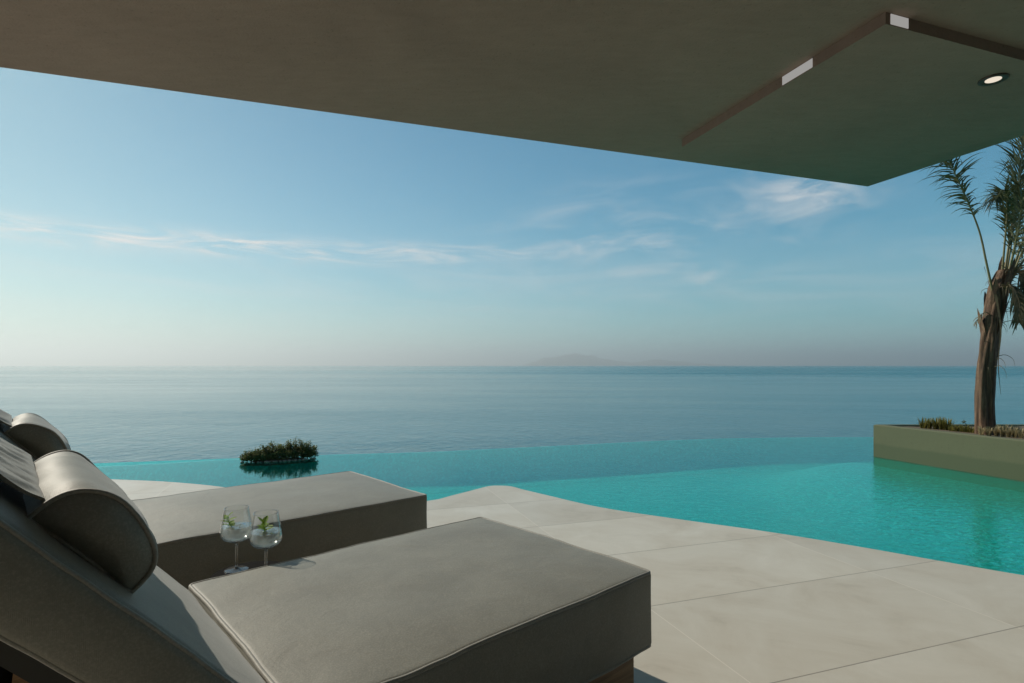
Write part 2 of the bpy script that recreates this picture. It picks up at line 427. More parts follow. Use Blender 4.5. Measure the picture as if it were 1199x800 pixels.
M_RACHIS = mat_leaf('palm_rachis', (0.16, 0.15, 0.06), (0.22, 0.19, 0.09), 0.0, 0.5)
M_TRUNK = mat_trunk()
M_SHRUB = mat_leaf('shrub_leaf', (0.10, 0.118, 0.042), (0.20, 0.21, 0.08), 0.45, 0.5)
M_STEM = simple('shrub_stem', (0.07, 0.05, 0.035), 0.8)
M_SOIL = mat_plaster('dry_soil', (0.15, 0.115, 0.075), 0.35, 0.95, 6.0, 0.01)
M_STONE = mat_plaster('pale_stone', (0.27, 0.235, 0.19), 0.25, 0.85, 8.0, 0.006)
M_GRASS = mat_leaf('sedge_blade', (0.16, 0.17, 0.04), (0.32, 0.27, 0.08), 0.5, 0.6)
M_STRAW = mat_leaf('straw_blade', (0.36, 0.30, 0.16), (0.55, 0.46, 0.27), 0.45, 0.7)
M_MINT = mat_leaf('mint_leaf', (0.20, 0.33, 0.02), (0.36, 0.50, 0.05), 0.45, 0.4)
M_BLACK = simple('black_metal', (0.012, 0.011, 0.010), 0.9, Specular_IOR_Level=0.05)
M_BOARD = simple('dark_board', (0.05, 0.048, 0.043), 0.7)
M_BRONZE = simple('bronze_trim', (0.10, 0.085, 0.065), 0.4, Metallic=0.6)

# ------------------------------------------------------------------ sea, hillside, far island
SEA_Z = -26.0
def sea():
    vs, fs = [], []
    rows = [20, 60, 150, 400, 1200, 4000, 12000, 40000, 150000]
    mb = MB()
    mb.add([(-150000, 15, SEA_Z), (150000, 15, SEA_Z), (150000, 150000, SEA_Z), (-150000, 150000, SEA_Z)], [[0,1,2,3]])
    o = mb.build('sea', M_SEA, smooth=False); structure(o)
sea()

def hillside():
    vs, fs = [], []; nx, ny = 40, 22
    for j in range(ny):
        for i in range(nx):
            x = -120 + 240*i/(nx-1); y = 9.0 + 62*j/(ny-1)
            z = -2.6 - (y-9.0)*0.47 + 1.0*noise.noise(Vector((x*.08, y*.08, 3)))*min(1, (y-9)/6)
            vs.append((x, y + 0.10*x*0.3, z))
    for j in range(ny-1):
        for i in range(nx-1):
            a = j*nx+i; fs.append([a, a+1, a+nx+1, a+nx])
    m = mat_plaster('scrub_ground', (0.12, 0.115, 0.06), 0.4, 0.95, 0.6, 0.05)
    structure(link('hillside', vs, fs, m))
hillside()

def far_island():
    D = 85000.0; px = D/FPX
    vs, fs = [], []; nx, ny = 90, 26
    prof = [(600,0),(612,.6),(624,5),(640,9.5),(655,12.5),(672,14.5),(690,13.2),(705,9),(722,5.4),(740,3.6),(758,6.2),(772,7.4),(790,6.0),(812,3.4),(835,1.6),(850,0)]
    def hgt(x):
        for (a, ha), (b, hb) in zip(prof, prof[1:]):
            if a <= x <= b:
                k = (x-a)/(b-a); k = k*k*(3-2*k); return ha + (hb-ha)*k
        return 0
    for j in range(ny):
        v = -1 + 2*j/(ny-1)
        for i in range(nx):
            x = 600 + 250*i/(nx-1)
            h = hgt(x)*px*max(0, 1-v*v)**0.8
            wx = (x-599.5)*px; wy = D + v*6000
            h *= 0.86 + 0.28*noise.fractal(Vector((wx*.0003, wy*.0003, 1)), 0.7, 2.1, 5)
            vs.append((wx, wy, SEA_Z - 3 + max(0, h)))
    for j in range(ny-1):
        for i in range(nx-1):
            a = j*nx+i; fs.append([a, a+1, a+nx+1, a+nx])
    m = mat_plaster('island_scrub', (0.13, 0.12, 0.08), 0.3, 0.95, 0.001, 1.0)
    structure(link('far_hills', vs, fs, m))
far_island()

def haze():
    mb = MB(); mb.box((-160000, -160000, SEA_Z - 4.0), (160000, 160000, 2100.0))
    m, t, out = material('sea_haze')
    v = t.n('ShaderNodeVolumePrincipled', i_Density=HAZE_DENS, i_Anisotropy=0.45); v.inputs['Color'].default_value = (0.92, 0.98, 1.0, 1)
    t.l(v.outputs[0], out.inputs['Volume'])
    o = mb.build('haze', m, smooth=False); o['kind'] = 'stuff'
HAZE_DENS = 2.8e-5
haze()

# ------------------------------------------------------------------ terrace deck and pool
WZ = -0.035                                  # water level
# pool edge along the deck, from far left to near right (photo pixels on the deck plane)
edge_px = [(148,562),(200,564.5),(258,570)]
left_edge = [ground(-260,553), ground(-60,556.5), ground(60,559)] + [ground(*p) for p in edge_px] + [Vector((-2.0,4.68,0)), Vector((-1.5,4.44,0)), Vector((-1.05,4.39,0)), ground(503,586.2), ground(530,580)]
tip = [ground(553,574.2), ground(570,569.8), ground(580,568.7), ground(597,569.4), ground(613,573.4), ground(640,579.8)]
right_edge = [ground(704,594.3), ground(800,608.8), ground(900,622.8), ground(1000,639.2), ground(1100,656.8), ground(1199,673.8), Vector((3.15,2.52,0)), Vector((3.9,2.0,0)), Vector((6.2,.7,0))]
pool_near = spline(left_edge + tip + right_edge, 6)
far_px = [(-260,556),(-60,552.5),(138,545.5),(260,538.5),(371,533),(500,529.3),(590,525),(675,521),(765,516.5),(850,513.5),(940,512.2),(1022,511.8),(1130,512.5),(1300,515)]
pool_far = spline([ground(x, y, WZ) for x, y in far_px], 5)

def deck():
    # top sheet: pool edge closed by the terrace behind the camera
    top = [Vector((p.x, p.y, 0)) for p in pool_near]
    outline = top + [Vector((7.5, .2, 0)), Vector((7.5, -2.6, 0)), Vector((-12, -2.6, 0)), Vector((-12, top[0].y, 0))]
    n = len(outline)
    bm = bmesh.new()
    tv = [bm.verts.new(p) for p in outline]
    bm.faces.new(tv)
    bmesh.ops.triangulate(bm, faces=bm.faces[:])
    bv = [bm.verts.new((p.x, p.y, -0.032)) for p in outline]
    # coping: thin nosing that overhangs the basin by a little
    for i in range(n-1):
        bm.faces.new([tv[i], bv[i], bv[i+1], tv[i+1]])
    bmesh.ops.recalc_face_normals(bm, faces=bm.faces[:])
    me = bpy.data.meshes.new('terrace_deck'); bm.to_mesh(me); bm.free()
    me.materials.append(M_TILE)
    o = bpy.data.objects.new('terrace_deck', me); col.objects.link(o)
    if me.polygons[0].normal.z < 0: me.flip_normals()
    structure(o)
deck()

PC = ground(1023.5, 534.5, WZ)                       # planter: front left corner at the water line
PR = ground(1199, 563.5, WZ)
PD = 0.40                                    # depth as it looks through the surface
def pool():
    near = [Vector((p.x, p.y, 0)) for p in pool_near]; far = [Vector((p.x, p.y, 0)) for p in pool_far]
    loop = near + far[::-1]
    bz = WZ - PD
    # water sheet, a hair inside the walls and over the rim of the overflow wall
    bm = bmesh.new()
    vs = [bm.verts.new((p.x, p.y, WZ)) for p in loop]; bm.faces.new(vs); bmesh.ops.triangulate(bm, faces=bm.faces[:])
    me = bpy.data.meshes.new('pool_water'); bm.to_mesh(me); bm.free(); me.materials.append(M_POOLW)
    if me.polygons[0].normal.z < 0: me.flip_normals()
    o = bpy.data.objects.new('pool_water', me); col.objects.link(o); structure(o)
    # basin: floor, near wall set back under the coping, overflow wall with thickness
    bm = bmesh.new()
    vs = [bm.verts.new((p.x, p.y, bz)) for p in loop]; bm.faces.new(vs); bmesh.ops.triangulate(bm, faces=bm.faces[:])
    def wall(pts, z0, z1):
        a = [bm.verts.new((p.x, p.y, z0)) for p in pts]; b = [bm.verts.new((p.x, p.y, z1)) for p in pts]
        for i in range(len(pts)-1): bm.faces.new([a[i], a[i+1], b[i+1], b[i]])
    wall(near, bz, -0.034)
    outer = []
    for i, p in enumerate(far):
        t = (far[min(i+1, len(far)-1)] - far[max(i-1, 0)]).normalized(); outer.append(p + Vector((-t.y, t.x, 0))*0.16)
    a = [bm.verts.new((p.x, p.y, WZ-0.004)) for p in far]; b = [bm.verts.new((p.x, p.y, WZ-0.055)) for p in outer]
    for i in range(len(far)-1): bm.faces.new([a[i], a[i+1], b[i+1], b[i]])
    wall(outer, -3.2, WZ-0.055)
    bmesh.ops.recalc_face_normals(bm, faces=bm.faces[:])
    me = bpy.data.meshes.new('pool_basin'); bm.to_mesh(me); bm.free(); me.materials.append(M_MOS)
    o = bpy.data.objects.new('pool_basin', me); col.objects.link(o); structure(o)
    # far wall runs into the floor in a rounded cove
    vs, fs = [], []; rows = 14
    for i, p in enumerate(far):
        t = (far[min(i+1, len(far)-1)] - far[max(i-1, 0)]).normalized(); n_ = Vector((t.y, -t.x, 0))
        for r in range(rows):
            a = .5*math.pi*r/(rows-1)
            vs.append(p + n_*(0.62*(1-math.cos(a))) + Vector((0, 0, (WZ-0.004) - (PD-.004-.003)*math.sin(a))))
    for i in range(len(far)-1):
        for r in range(rows-1):
            a = i*rows+r; fs.append([a, a+1, a+rows+1, a+rows])
    # shallow swell of the floor up to the foot of the planter
    dr = (PR - PC); dr.z = 0; dr.normalize(); nn = Vector((dr.y, -dr.x, 0))
    if nn.x > 0: nn = -nn
    b0 = len(vs); na, nb = 40, 18
    sm_ = lambda x: (lambda q: q*q*q*(q*(6*q-15)+10))(max(0, min(1, x)))
    for i in range(na):
        sA = -1.6 + 6.8*i/(na-1)
        for k in range(nb):
            d = 0.004 + 2.1*k/(nb-1)
            p = Vector((PC.x, PC.y, 0)) + dr*sA + nn*(d if sA > 0 else d - .3*min(1, -sA))
            vs.append(Vector((p.x, p.y, bz + .0008 + .29*sm_(1-d/2.1)*sm_((sA+1.5)/1.5))))
    for i in range(na-1):
        for k in range(nb-1):
            a = b0 + i*nb + k; fs.append([a, a+nb, a+nb+1, a+1])
    link('pool_cove', vs, fs, M_MOS, o, True)
pool()

# ------------------------------------------------------------------ roof overhang and house wall
SOF = EYE + 1.60                             # underside of the overhang
def overhang():
    c = Vector(((1016-599.5)/FPX*FPX*1.6/209.5, FPX*1.6/209.5, 0))           # visible corner
    L = 6.33
    a = c - V*L                                                             # front left corner, just out of the picture
    b = a - U*5.6; d = c - U*5.6
    mb = MB()
    q = [a, b, d, c]
    z0, z1 = SOF, SOF+0.38
    mb.add([(p.x, p.y, z0) for p in q] + [(p.x, p.y, z1) for p in q],
           [[0,1,2,3],[7,6,5,4],[0,4,5,1],[1,5,6,2],[2,6,7,3],[3,7,4,0]])
    o = mb.build('roof_overhang', M_SOFFIT, smooth=False)
    # shallow panel added in place of a window reflection, with its near left corner just inside the picture
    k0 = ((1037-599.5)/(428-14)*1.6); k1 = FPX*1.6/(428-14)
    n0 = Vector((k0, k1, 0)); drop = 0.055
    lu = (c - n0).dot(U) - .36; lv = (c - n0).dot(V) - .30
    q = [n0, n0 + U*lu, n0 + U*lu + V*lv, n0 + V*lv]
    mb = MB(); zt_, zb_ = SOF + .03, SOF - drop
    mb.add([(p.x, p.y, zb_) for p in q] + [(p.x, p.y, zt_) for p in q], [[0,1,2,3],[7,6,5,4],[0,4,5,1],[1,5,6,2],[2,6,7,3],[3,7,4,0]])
    dp = mb.build('reflection_panel', M_SOFFIT, o, smooth=False)
    m_, t_, out_ = material('reflection_white')  # glowing strips added for the white patches of the reflection, not lamps
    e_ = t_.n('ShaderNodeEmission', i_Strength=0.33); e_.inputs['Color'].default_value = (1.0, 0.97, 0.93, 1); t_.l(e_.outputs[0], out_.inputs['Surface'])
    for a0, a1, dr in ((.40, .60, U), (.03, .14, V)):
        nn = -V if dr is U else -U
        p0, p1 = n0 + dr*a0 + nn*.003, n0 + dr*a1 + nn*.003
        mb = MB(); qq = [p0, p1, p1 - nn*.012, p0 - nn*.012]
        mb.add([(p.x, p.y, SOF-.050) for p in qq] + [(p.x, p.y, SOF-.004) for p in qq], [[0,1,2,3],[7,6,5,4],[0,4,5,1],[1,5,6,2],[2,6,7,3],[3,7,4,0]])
        mb.build('reflection_glow', m_, dp, smooth=False)
    tag(o, 'dark textured plaster roof overhang jutting out above the terrace and loungers', 'roof')
    return c
OC = overhang()

def house_wall():
    # the facade behind the viewpoint; it shades the terrace from behind
    c0 = Vector((0, 0, 0)) - U*0.75
    mb = MB()
    a = c0 - V*5.0; b = c0 + V*8.0
    n_ = -U*0.3
    z0, z1 = 0.0, SOF - 0.003
    q = [a, b, b+n_, a+n_]
    mb.add([(p.x, p.y, z0) for p in q] + [(p.x, p.y, z1) for p in q],
           [[0,1,2,3],[7,6,5,4],[0,4,5,1],[1,5,6,2],[2,6,7,3],[3,7,4,0]])
    o = mb.build('house_wall', M_WALL, smooth=False); structure(o)
house_wall()

def downlight():
    Y = FPX*1.545/(428-92.5); x = (1163-599.5)/FPX*Y
    t = thing('recessed_downlight', 'small round recessed downlight with glowing warm lens in the dark overhang', 'light', (x, Y, SOF - .055))
    mb = MB(); mb.lathe([(0.050, -0.002), (0.050, -0.009), (0.064, -0.009), (0.066, -0.005), (0.066, -0.002)], 36); mb.build('trim_ring', M_BRONZE, t, True, 30)
    m, tt, out = material('lamp_lens')
    e = tt.n('ShaderNodeEmission', i_Strength=0.85); e.inputs['Color'].default_value = (1.0, 0.88, 0.72, 1); tt.l(e.outputs[0], out.inputs['Surface'])
    mb = MB(); mb.lathe([(0.0001, -0.004), (0.036, -0.004), (0.036, -0.0055), (0.0001, -0.0055)], 30); mb.build('lens', m, t, False)
    mb = MB(); mb.lathe([(0.036, -0.0025), (0.0495, -0.0025), (0.0495, -0.0075), (0.036, -0.0045)], 30); mb.build('reflector_cone', M_BRONZE, t, True, 30)
downlight()

# ------------------------------------------------------------------ planter
def planter():
    dirn = (PR - PC); dirn.z = 0; dirn.normalize()
    zt = EYE - (497-428)/FPX*PC.y
    A = Vector((PC.x, PC.y, 0)); B = A + dirn*5.6
    back = [Vector((PC.x + k*0.9, PC.y + 0.05*k - 0.02*k*k, 0)) for k in range(0, 6)]
    outer = [A, B, Vector((B.x+4, B.y, 0))] + back[:0:-1]
    # inner rim
    cen = Vector((7.0, 4.4, 0))
    th = 0.085
    def inset(poly, d):
        out = []; n = len(poly)
        for i in range(n):
            p0, p1, p2 = poly[i-1], poly[i], poly[(i+1) % n]
            e1 = (p1-p0).normalized(); e2 = (p2-p1).normalized()
            n1 = Vector((-e1.y, e1.x, 0)); n2 = Vector((-e2.y, e2.x, 0))
            m = (n1+n2).normalized(); out.append(p1 + m*(d/max(.3, m.dot(n1))))
        return out
    inner = inset(outer, th)
    root = thing('planter', 'low olive green plastered planter wall rising out of the pool beside the palm', 'planter', (A.x, A.y, WZ))
    off = Vector((A.x, A.y, WZ))
    n = len(outer); mb = MB(); zb = WZ - PD + 0.003
    be = 0.012
    o2 = inset(outer, be); i2 = inset(inner, -be)
    zw = WZ - 0.012
    rings = [[(p.x, p.y, zb) for p in outer], [(p.x, p.y, zw) for p in outer], [(p.x, p.y, zw) for p in inset(outer, -.004)], [(p.x, p.y, zt-be) for p in inset(outer, -.004)], [(p.x, p.y, zt) for p in o2],
             [(p.x, p.y, zt) for p in i2], [(p.x, p.y, zt-be) for p in inner], [(p.x, p.y, zt-0.2) for p in inner]]
    vs = [Vector(p) - off for r in rings for p in r]; fs = []
    for r in range(len(rings)-1):
        for i in range(n):
            j = (i+1) % n; fs.append([r*n+i, r*n+j, (r+1)*n+j, (r+1)*n+i])
    pw = link('planter_wall', vs, fs, [M_OLIVE, M_SUB], root, True, 25)
    for k in range(n): pw.data.polygons[k].material_index = 1
    sv = [Vector((p.x, p.y, zt-0.018)) - off for p in inner]
    bm = bmesh.new(); bvs = [bm.verts.new(p) for p in sv]; bm.faces.new(bvs)
    bmesh.ops.triangulate(bm, faces=bm.faces[:]); bmesh.ops.subdivide_edges(bm, edges=bm.edges[:], cuts=5, use_grid_fill=True)
    for v_ in bm.verts: v_.co.z += 0.012*noise.noise(v_.co*3.0)
    me = bpy.data.meshes.new('soil'); bm.to_mesh(me); bm.free(); me.materials.append(M_SOIL)
    so = bpy.data.objects.new('soil', me); col.objects.link(so); so.parent = root
    if me.polygons[0].normal.z < 0: me.flip_normals()
    return zt
PZT = planter()
SOILZ = PZT - 0.016

def tuft(name, loc, n, h, spread, mat, label, cat, group, rnd, lean=(0,0)):
    t = MB()
    for k in range(n):
        a = rnd.uniform(0, 6.283); r0 = spread*0.35*rnd.random()
        b = Vector((r0*math.cos(a), r0*math.sin(a), -0.012)); hh = h*rnd.uniform(.55, 1.1)
        out = spread*rnd.uniform(.2, 1.0); wd = rnd.uniform(.003, .0065)
        d = Vector((math.cos(a), math.sin(a), 0)); s_ = Vector((-d.y, d.x, 0))
        pts = [b, b + d*out*.25 + Vector((lean[0]*.2, lean[1]*.2, hh*.5)), b + d*out*.6 + Vector((lean[0]*.6, lean[1]*.6, hh*.88)), b + d*out + Vector((lean[0], lean[1], hh*(.95+.1*rnd.random())))]
        ws = [wd, wd*.9, wd*.6, wd*.08]
        vs = []
        for p, q in zip(pts, ws): vs += [p - s_*q, p + s_*q]
        t.add(vs, [[0,1,3,2],[2,3,5,4],[4,5,7,6]])
    o = t.build(name, mat); o.location = loc
    return tag(o, label, cat, group)

rnd = random.Random(3)
sedges = [(1079,503,'first'),(1086,503.5,''),(1094,504,''),(1101,504.5,''),(1108,505,'')]
def pl(x, y):                                       # a spot on the planter soil seen at photo pixel x, y
    p = ground(x, y, SOILZ); return (p.x, p.y, SOILZ)
for i, (x, y, _) in enumerate(sedges):
    tuft('sedge_tuft', pl(x+2, y-1.5), 60, 0.125+0.03*rnd.random(), 0.08, M_GRASS, 'yellow green sedge tuft in the row at the planter end left of the palm', 'grass tuft', 'sedge tufts left of the palm in the planter', rnd)
for i, (x, y) in enumerate([(1114,504.5),(1120,505),(1126,505.5),(1132,506),(1138,506.5)]):
    tuft('sedge_tuft', pl(x, y), 40, 0.085, 0.06, M_GRASS, 'short yellow green grass tuft close to the foot of the palm trunk', 'grass tuft', 'short tufts at the foot of the palm', rnd)
for i, (x, y) in enumerate([(1149,510),(1158,510.5),(1167,510.5),(1174,511),(1181,511.5),(1188,512),(1195,512.5),(1203,513),(1152,507),(1163,507),(1171,508),(1178,508.5),(1185,509),(1192,509.5)]):
    tuft('straw_tuft', pl(x, y), 40, 0.11, 0.055, M_STRAW, 'pale straw coloured dry tuft in the row at the foot and right of the palm', 'grass tuft', 'dry straw tufts at the foot and right of the palm', rnd)
def weed(x, y, h, lean, label):
    base = Vector(pl(x, y)); r = thing('weed_stalk', label, 'plant', base)
    mb = MB(); mb.tube([(0,0,-.01), (lean*.4, 0, h*.5), (lean, 0, h)], [.004, .003, .002], 5); mb.build('stem', M_STEM, r)
    lf = MB()
    for k in range(14):
        q = rnd.uniform(.45, 1); c = Vector((lean*q, 0, h*q)); d = Vector((rnd.gauss(0,1), rnd.gauss(0,1), rnd.gauss(.3,.6))).normalized(); s_ = d.orthogonal().normalized()
        lf.add([c, c + d*.014 + s_*.006, c + d*.03, c + d*.014 - s_*.006], [[0,1,2,3]])
    lf.build('leaves', M_SHRUB, r, False)
weed(1133, 502, .105, -.055, 'thin dark leaning weed stalk left of the palm trunk in the planter')
weed(1184, 505, .07, .02, 'small dark weed stalk behind the straw tufts right of the palm')
weed(1166, 504, .06, .03, 'small dark weed stalk just behind the palm trunk')

# ------------------------------------------------------------------ palm
PY = ground(1153, 507.5, SOILZ).y
def palm():
    base = ground(1153.5, 508, SOILZ)
    root = thing('palm_tree', 'young palm with slender fibrous trunk and narrow upright fronds in the olive planter', 'palm tree', base)
    def P(x, y, dy=0.0):
        p = at(x, y, base.y + dy) - base; return p
    # trunk: overlapping leaf bases make it ribbed and uneven
    cl_ = spline([P(1153.5, 512), P(1153, 480), P(1154.5, 440), P(1158, 405), P(1163, 370), P(1170, 338), P(1176, 316)], 8)
    rr = [.092,.086,.083,.080,.080,.086,.080,.05]
    nr = len(cl_); ns = 40; vs = []; fs = []
    for i, c in enumerate(cl_):
        q = i/(nr-1); k = q*(len(rr)-1); j = min(int(k), len(rr)-2); r = rr[j] + (rr[j+1]-rr[j])*(k-j)
        for s_ in range(ns):
            a = 2*math.pi*s_/ns
            lob = 0.15*max(0, math.sin(2*a + q*3.0)) + 0.08*math.sin(5*a + 9*q) + 0.05*math.sin(11*a - 6*q) + 0.12*noise.noise(Vector((math.cos(a)*2.5, math.sin(a)*2.5, q*5))) 
            saw = 0.06*((q*7 + s_*3/ns) % 1.0)*q
            vs.append(c + Vector((math.cos(a), math.sin(a), 0))*r*(0.93 + lob + saw))
    for i in range(nr-1):
        for s_ in range(ns):
            s2 = (s_+1) % ns; fs.append([i*ns+s_, i*ns+s2, (i+1)*ns+s2, (i+1)*ns+s_])
    fs.append([(nr-1)*ns+s_ for s_ in range(ns)])
    link('trunk', vs, fs, M_TRUNK, root)
    rn = random.Random(11)
    # old leaf sheaths clasping the upper trunk
    for k in range(9):
        q = 0.52 + 0.42*k/8; i = int(q*(nr-1)); c = cl_[i]; a0 = k*2.4 + .6
        mb = MB(); vs = []
        n_ = 7
        for j in range(n_):
            f = j/(n_-1); rad = .072 + .035*f + .03*f*f; z = .30*f; wd = .62*(1-f)**.8 + .05
            for e in (-1, -.5, 0, .5, 1):
                a = a0 + e*wd
                vs.append(c + Vector((math.cos(a)*rad, math.sin(a)*rad, z - .10 - .02*abs(e))) + Vector((cl_[min(i+4,nr-1)] - c)*f*.8)*Vector((1,1,0)).length*0.5)
        f2 = []
        for j in range(n_-1):
            for e in range(4): f2.append([j*5+e, j*5+e+1, j*5+e+6, j*5+e+5])
        mb.add(vs, f2); mb.build('leaf_sheath', M_TRUNK, root)
    def frond(pts, nleaf, leaf, start, droop, name='frond', mat=M_FROND, gr=True, rad=.013, spread=1.0, bend=None):
        path = spline(pts, 12); m = len(path)
        mb = MB(); mb.tube(path, [rad*(1-.82*i/(m-1)) for i in range(m)], 6)
        fo = mb.build(name, M_RACHIS if mat is M_FROND else mat, root)
        lf = MB()
        side0 = Vector((rn.uniform(-1,1), rn.uniform(-1,1), 0.1)).normalized()
        for k in range(nleaf):
            q = start + (1-start)*(k+rn.random()*.8)/nleaf
            x = q*(m-1); i = min(int(x), m-2); p = path[i].lerp(path[i+1], x-i)
            t = (path[min(i+2, m-1)] - path[max(i-1, 0)]).normalized()
            sd_ = side0 - t*side0.dot(t); sd_.normalize()
            up = t.cross(sd_)
            sgn = 1 if k % 2 else -1
            ang = rn.uniform(.25, .85)*spread
            d = (t*math.cos(ang) + (sd_*sgn*math.sin(ang)) + up*rn.uniform(-.35,.35)*spread).normalized()
            L = leaf*rn.uniform(.55, 1.1)*(1.0 - .45*abs(2*(q-start)/(1-start)-1)**1.5)
            wd = rn.uniform(.006, .0105)
            n_ = 6; pp = p.copy(); dd = d.copy(); prev = []
            wv = dd.cross(up).normalized() if dd.cross(up).length > .1 else sd_
            dk = droop*rn.uniform(.3, 1.7)
            for j in range(n_):
                f = j/(n_-1); ww = wd*(1-f)**.6*(.6+.4*min(1, f*4)) + .0004
                prev += [pp - wv*ww, pp + wv*ww]
                dd = (dd + Vector((0, 0, -dk*.30*(.4+f))) + Vector((rn.gauss(0,.04), rn.gauss(0,.04), 0))).normalized()
                pp = pp + dd*(L/(n_-1))
            lf.add(prev, [[2*j, 2*j+1, 2*j+3, 2*j+2] for j in range(n_-1)])
        lf.build('leaflets', mat, fo, True)
    # the single frond arching left
    frond([P(1163,345), P(1155,308), P(1147,272), P(1134,238,-.05), P(1122,212,-.1), P(1112,190,-.14), P(1104,182,-.18)], 120, .34, .42, 1.25, spread=1.4)
    # upright bundle at the right of the picture
    frond([P(1172,335), P(1176,290,-.05), P(1179,250,-.1), P(1176,225,-.15), P(1163,232,-.2)], 110, .32, .38, 1.1)
    frond([P(1175,330), P(1183,275), P(1191,225), P(1197,180), P(1199,150)], 180, .40, .18, .6)
    frond([P(1178,332), P(1190,280,.1), P(1199,235,.15), P(1208,195,.2), P(1214,160,.2)], 180, .42, .16, .7)
    frond([P(1176,332), P(1184,285,.2), P(1189,240,.3), P(1188,205,.4), P(1181,188,.5)], 120, .36, .3, .9)
    frond([P(1180,330), P(1197,285,-.1), P(1212,245,-.2), P(1228,215,-.3), P(1243,205,-.4)], 150, .42, .2, 1.0)
    frond([P(1180,335), P(1202,300,.1), P(1226,270,.2), P(1250,260,.3), P(1275,275,.4)], 130, .42, .2, 1.1)
    frond([P(1178,338), P(1186,300,-.15), P(1193,265,-.3), P(1196,235,-.45), P(1192,215,-.6)], 140, .36, .25, 1.0)
    frond([P(1180,340), P(1190,312,.0), P(1199,290,.05), P(1210,278,.1), P(1222,280,.12)], 110, .34, .15, 1.4)
    # old fronds that hang down the right side
    frond([P(1174,345), P(1184,322,-.06), P(1194,318,-.1), P(1203,335,-.14), P(1206,360,-.15)], 110, .30, .15, 1.5, 'dry_frond', M_DRY, rad=.010)
    frond([P(1172,350), P(1180,335,-.12), P(1189,340,-.2), P(1194,358,-.24), P(1193,378,-.24)], 90, .26, .15, 1.5, 'dry_frond', M_DRY, rad=.009)
    frond([P(1170,352), P(1176,338,.1), P(1185,335,.18), P(1193,350,.22), P(1197,372,.24)], 90, .28, .15, 1.5, 'dry_frond', M_FROND, rad=.009)
    frond([P(1163,372), P(1155,366,-.1), P(1148,370,-.13), P(1143,380,-.14)], 12, .10, .3, 1.2, 'dry_frond', M_DRY, rad=.006)
    for k in range(26):
        i = rn.randrange(int(nr*.35), nr-4); a = rn.uniform(-2.2, 1.2) if k % 5 else rn.uniform(1.6, 4.2)
        d = Vector((math.cos(a), math.sin(a), 0)); p0 = cl_[i] + d*.075; L_ = rn.uniform(.08, .30)*(1 if k % 5 else .5)
        mb = MB(); mb.tube(spline([p0, p0 + d*L_*.4 + Vector((0,0,L_*rn.uniform(-.05,.25))), p0 + d*L_*.75 + Vector((0,0,-L_*.15)), p0 + d*L_*.85 + Vector((0,0,-L_*.6))], 4), [.004*(1-.8*q/12) for q in range(13)], 5)
        mb.build('fibre_strand', M_DRY, root)
    # strap of pale dead leaf down the trunk
    mb = MB(); pth = spline([P(1166,345,-.125), P(1172,385,-.135), P(1169,425,-.125), P(1172,462,-.12)], 6)
    vs = []
    for i, p in enumerate(pth):
        ww = .012*(1 - i/len(pth)) + .003; vs += [p - Vector((ww,0,0)), p + Vector((ww,.004,0))]
    mb.add(vs, [[2*i,2*i+1,2*i+3,2*i+2] for i in range(len(pth)-1)]); mb.build('dead_leaf', M_DRY, root)
palm()

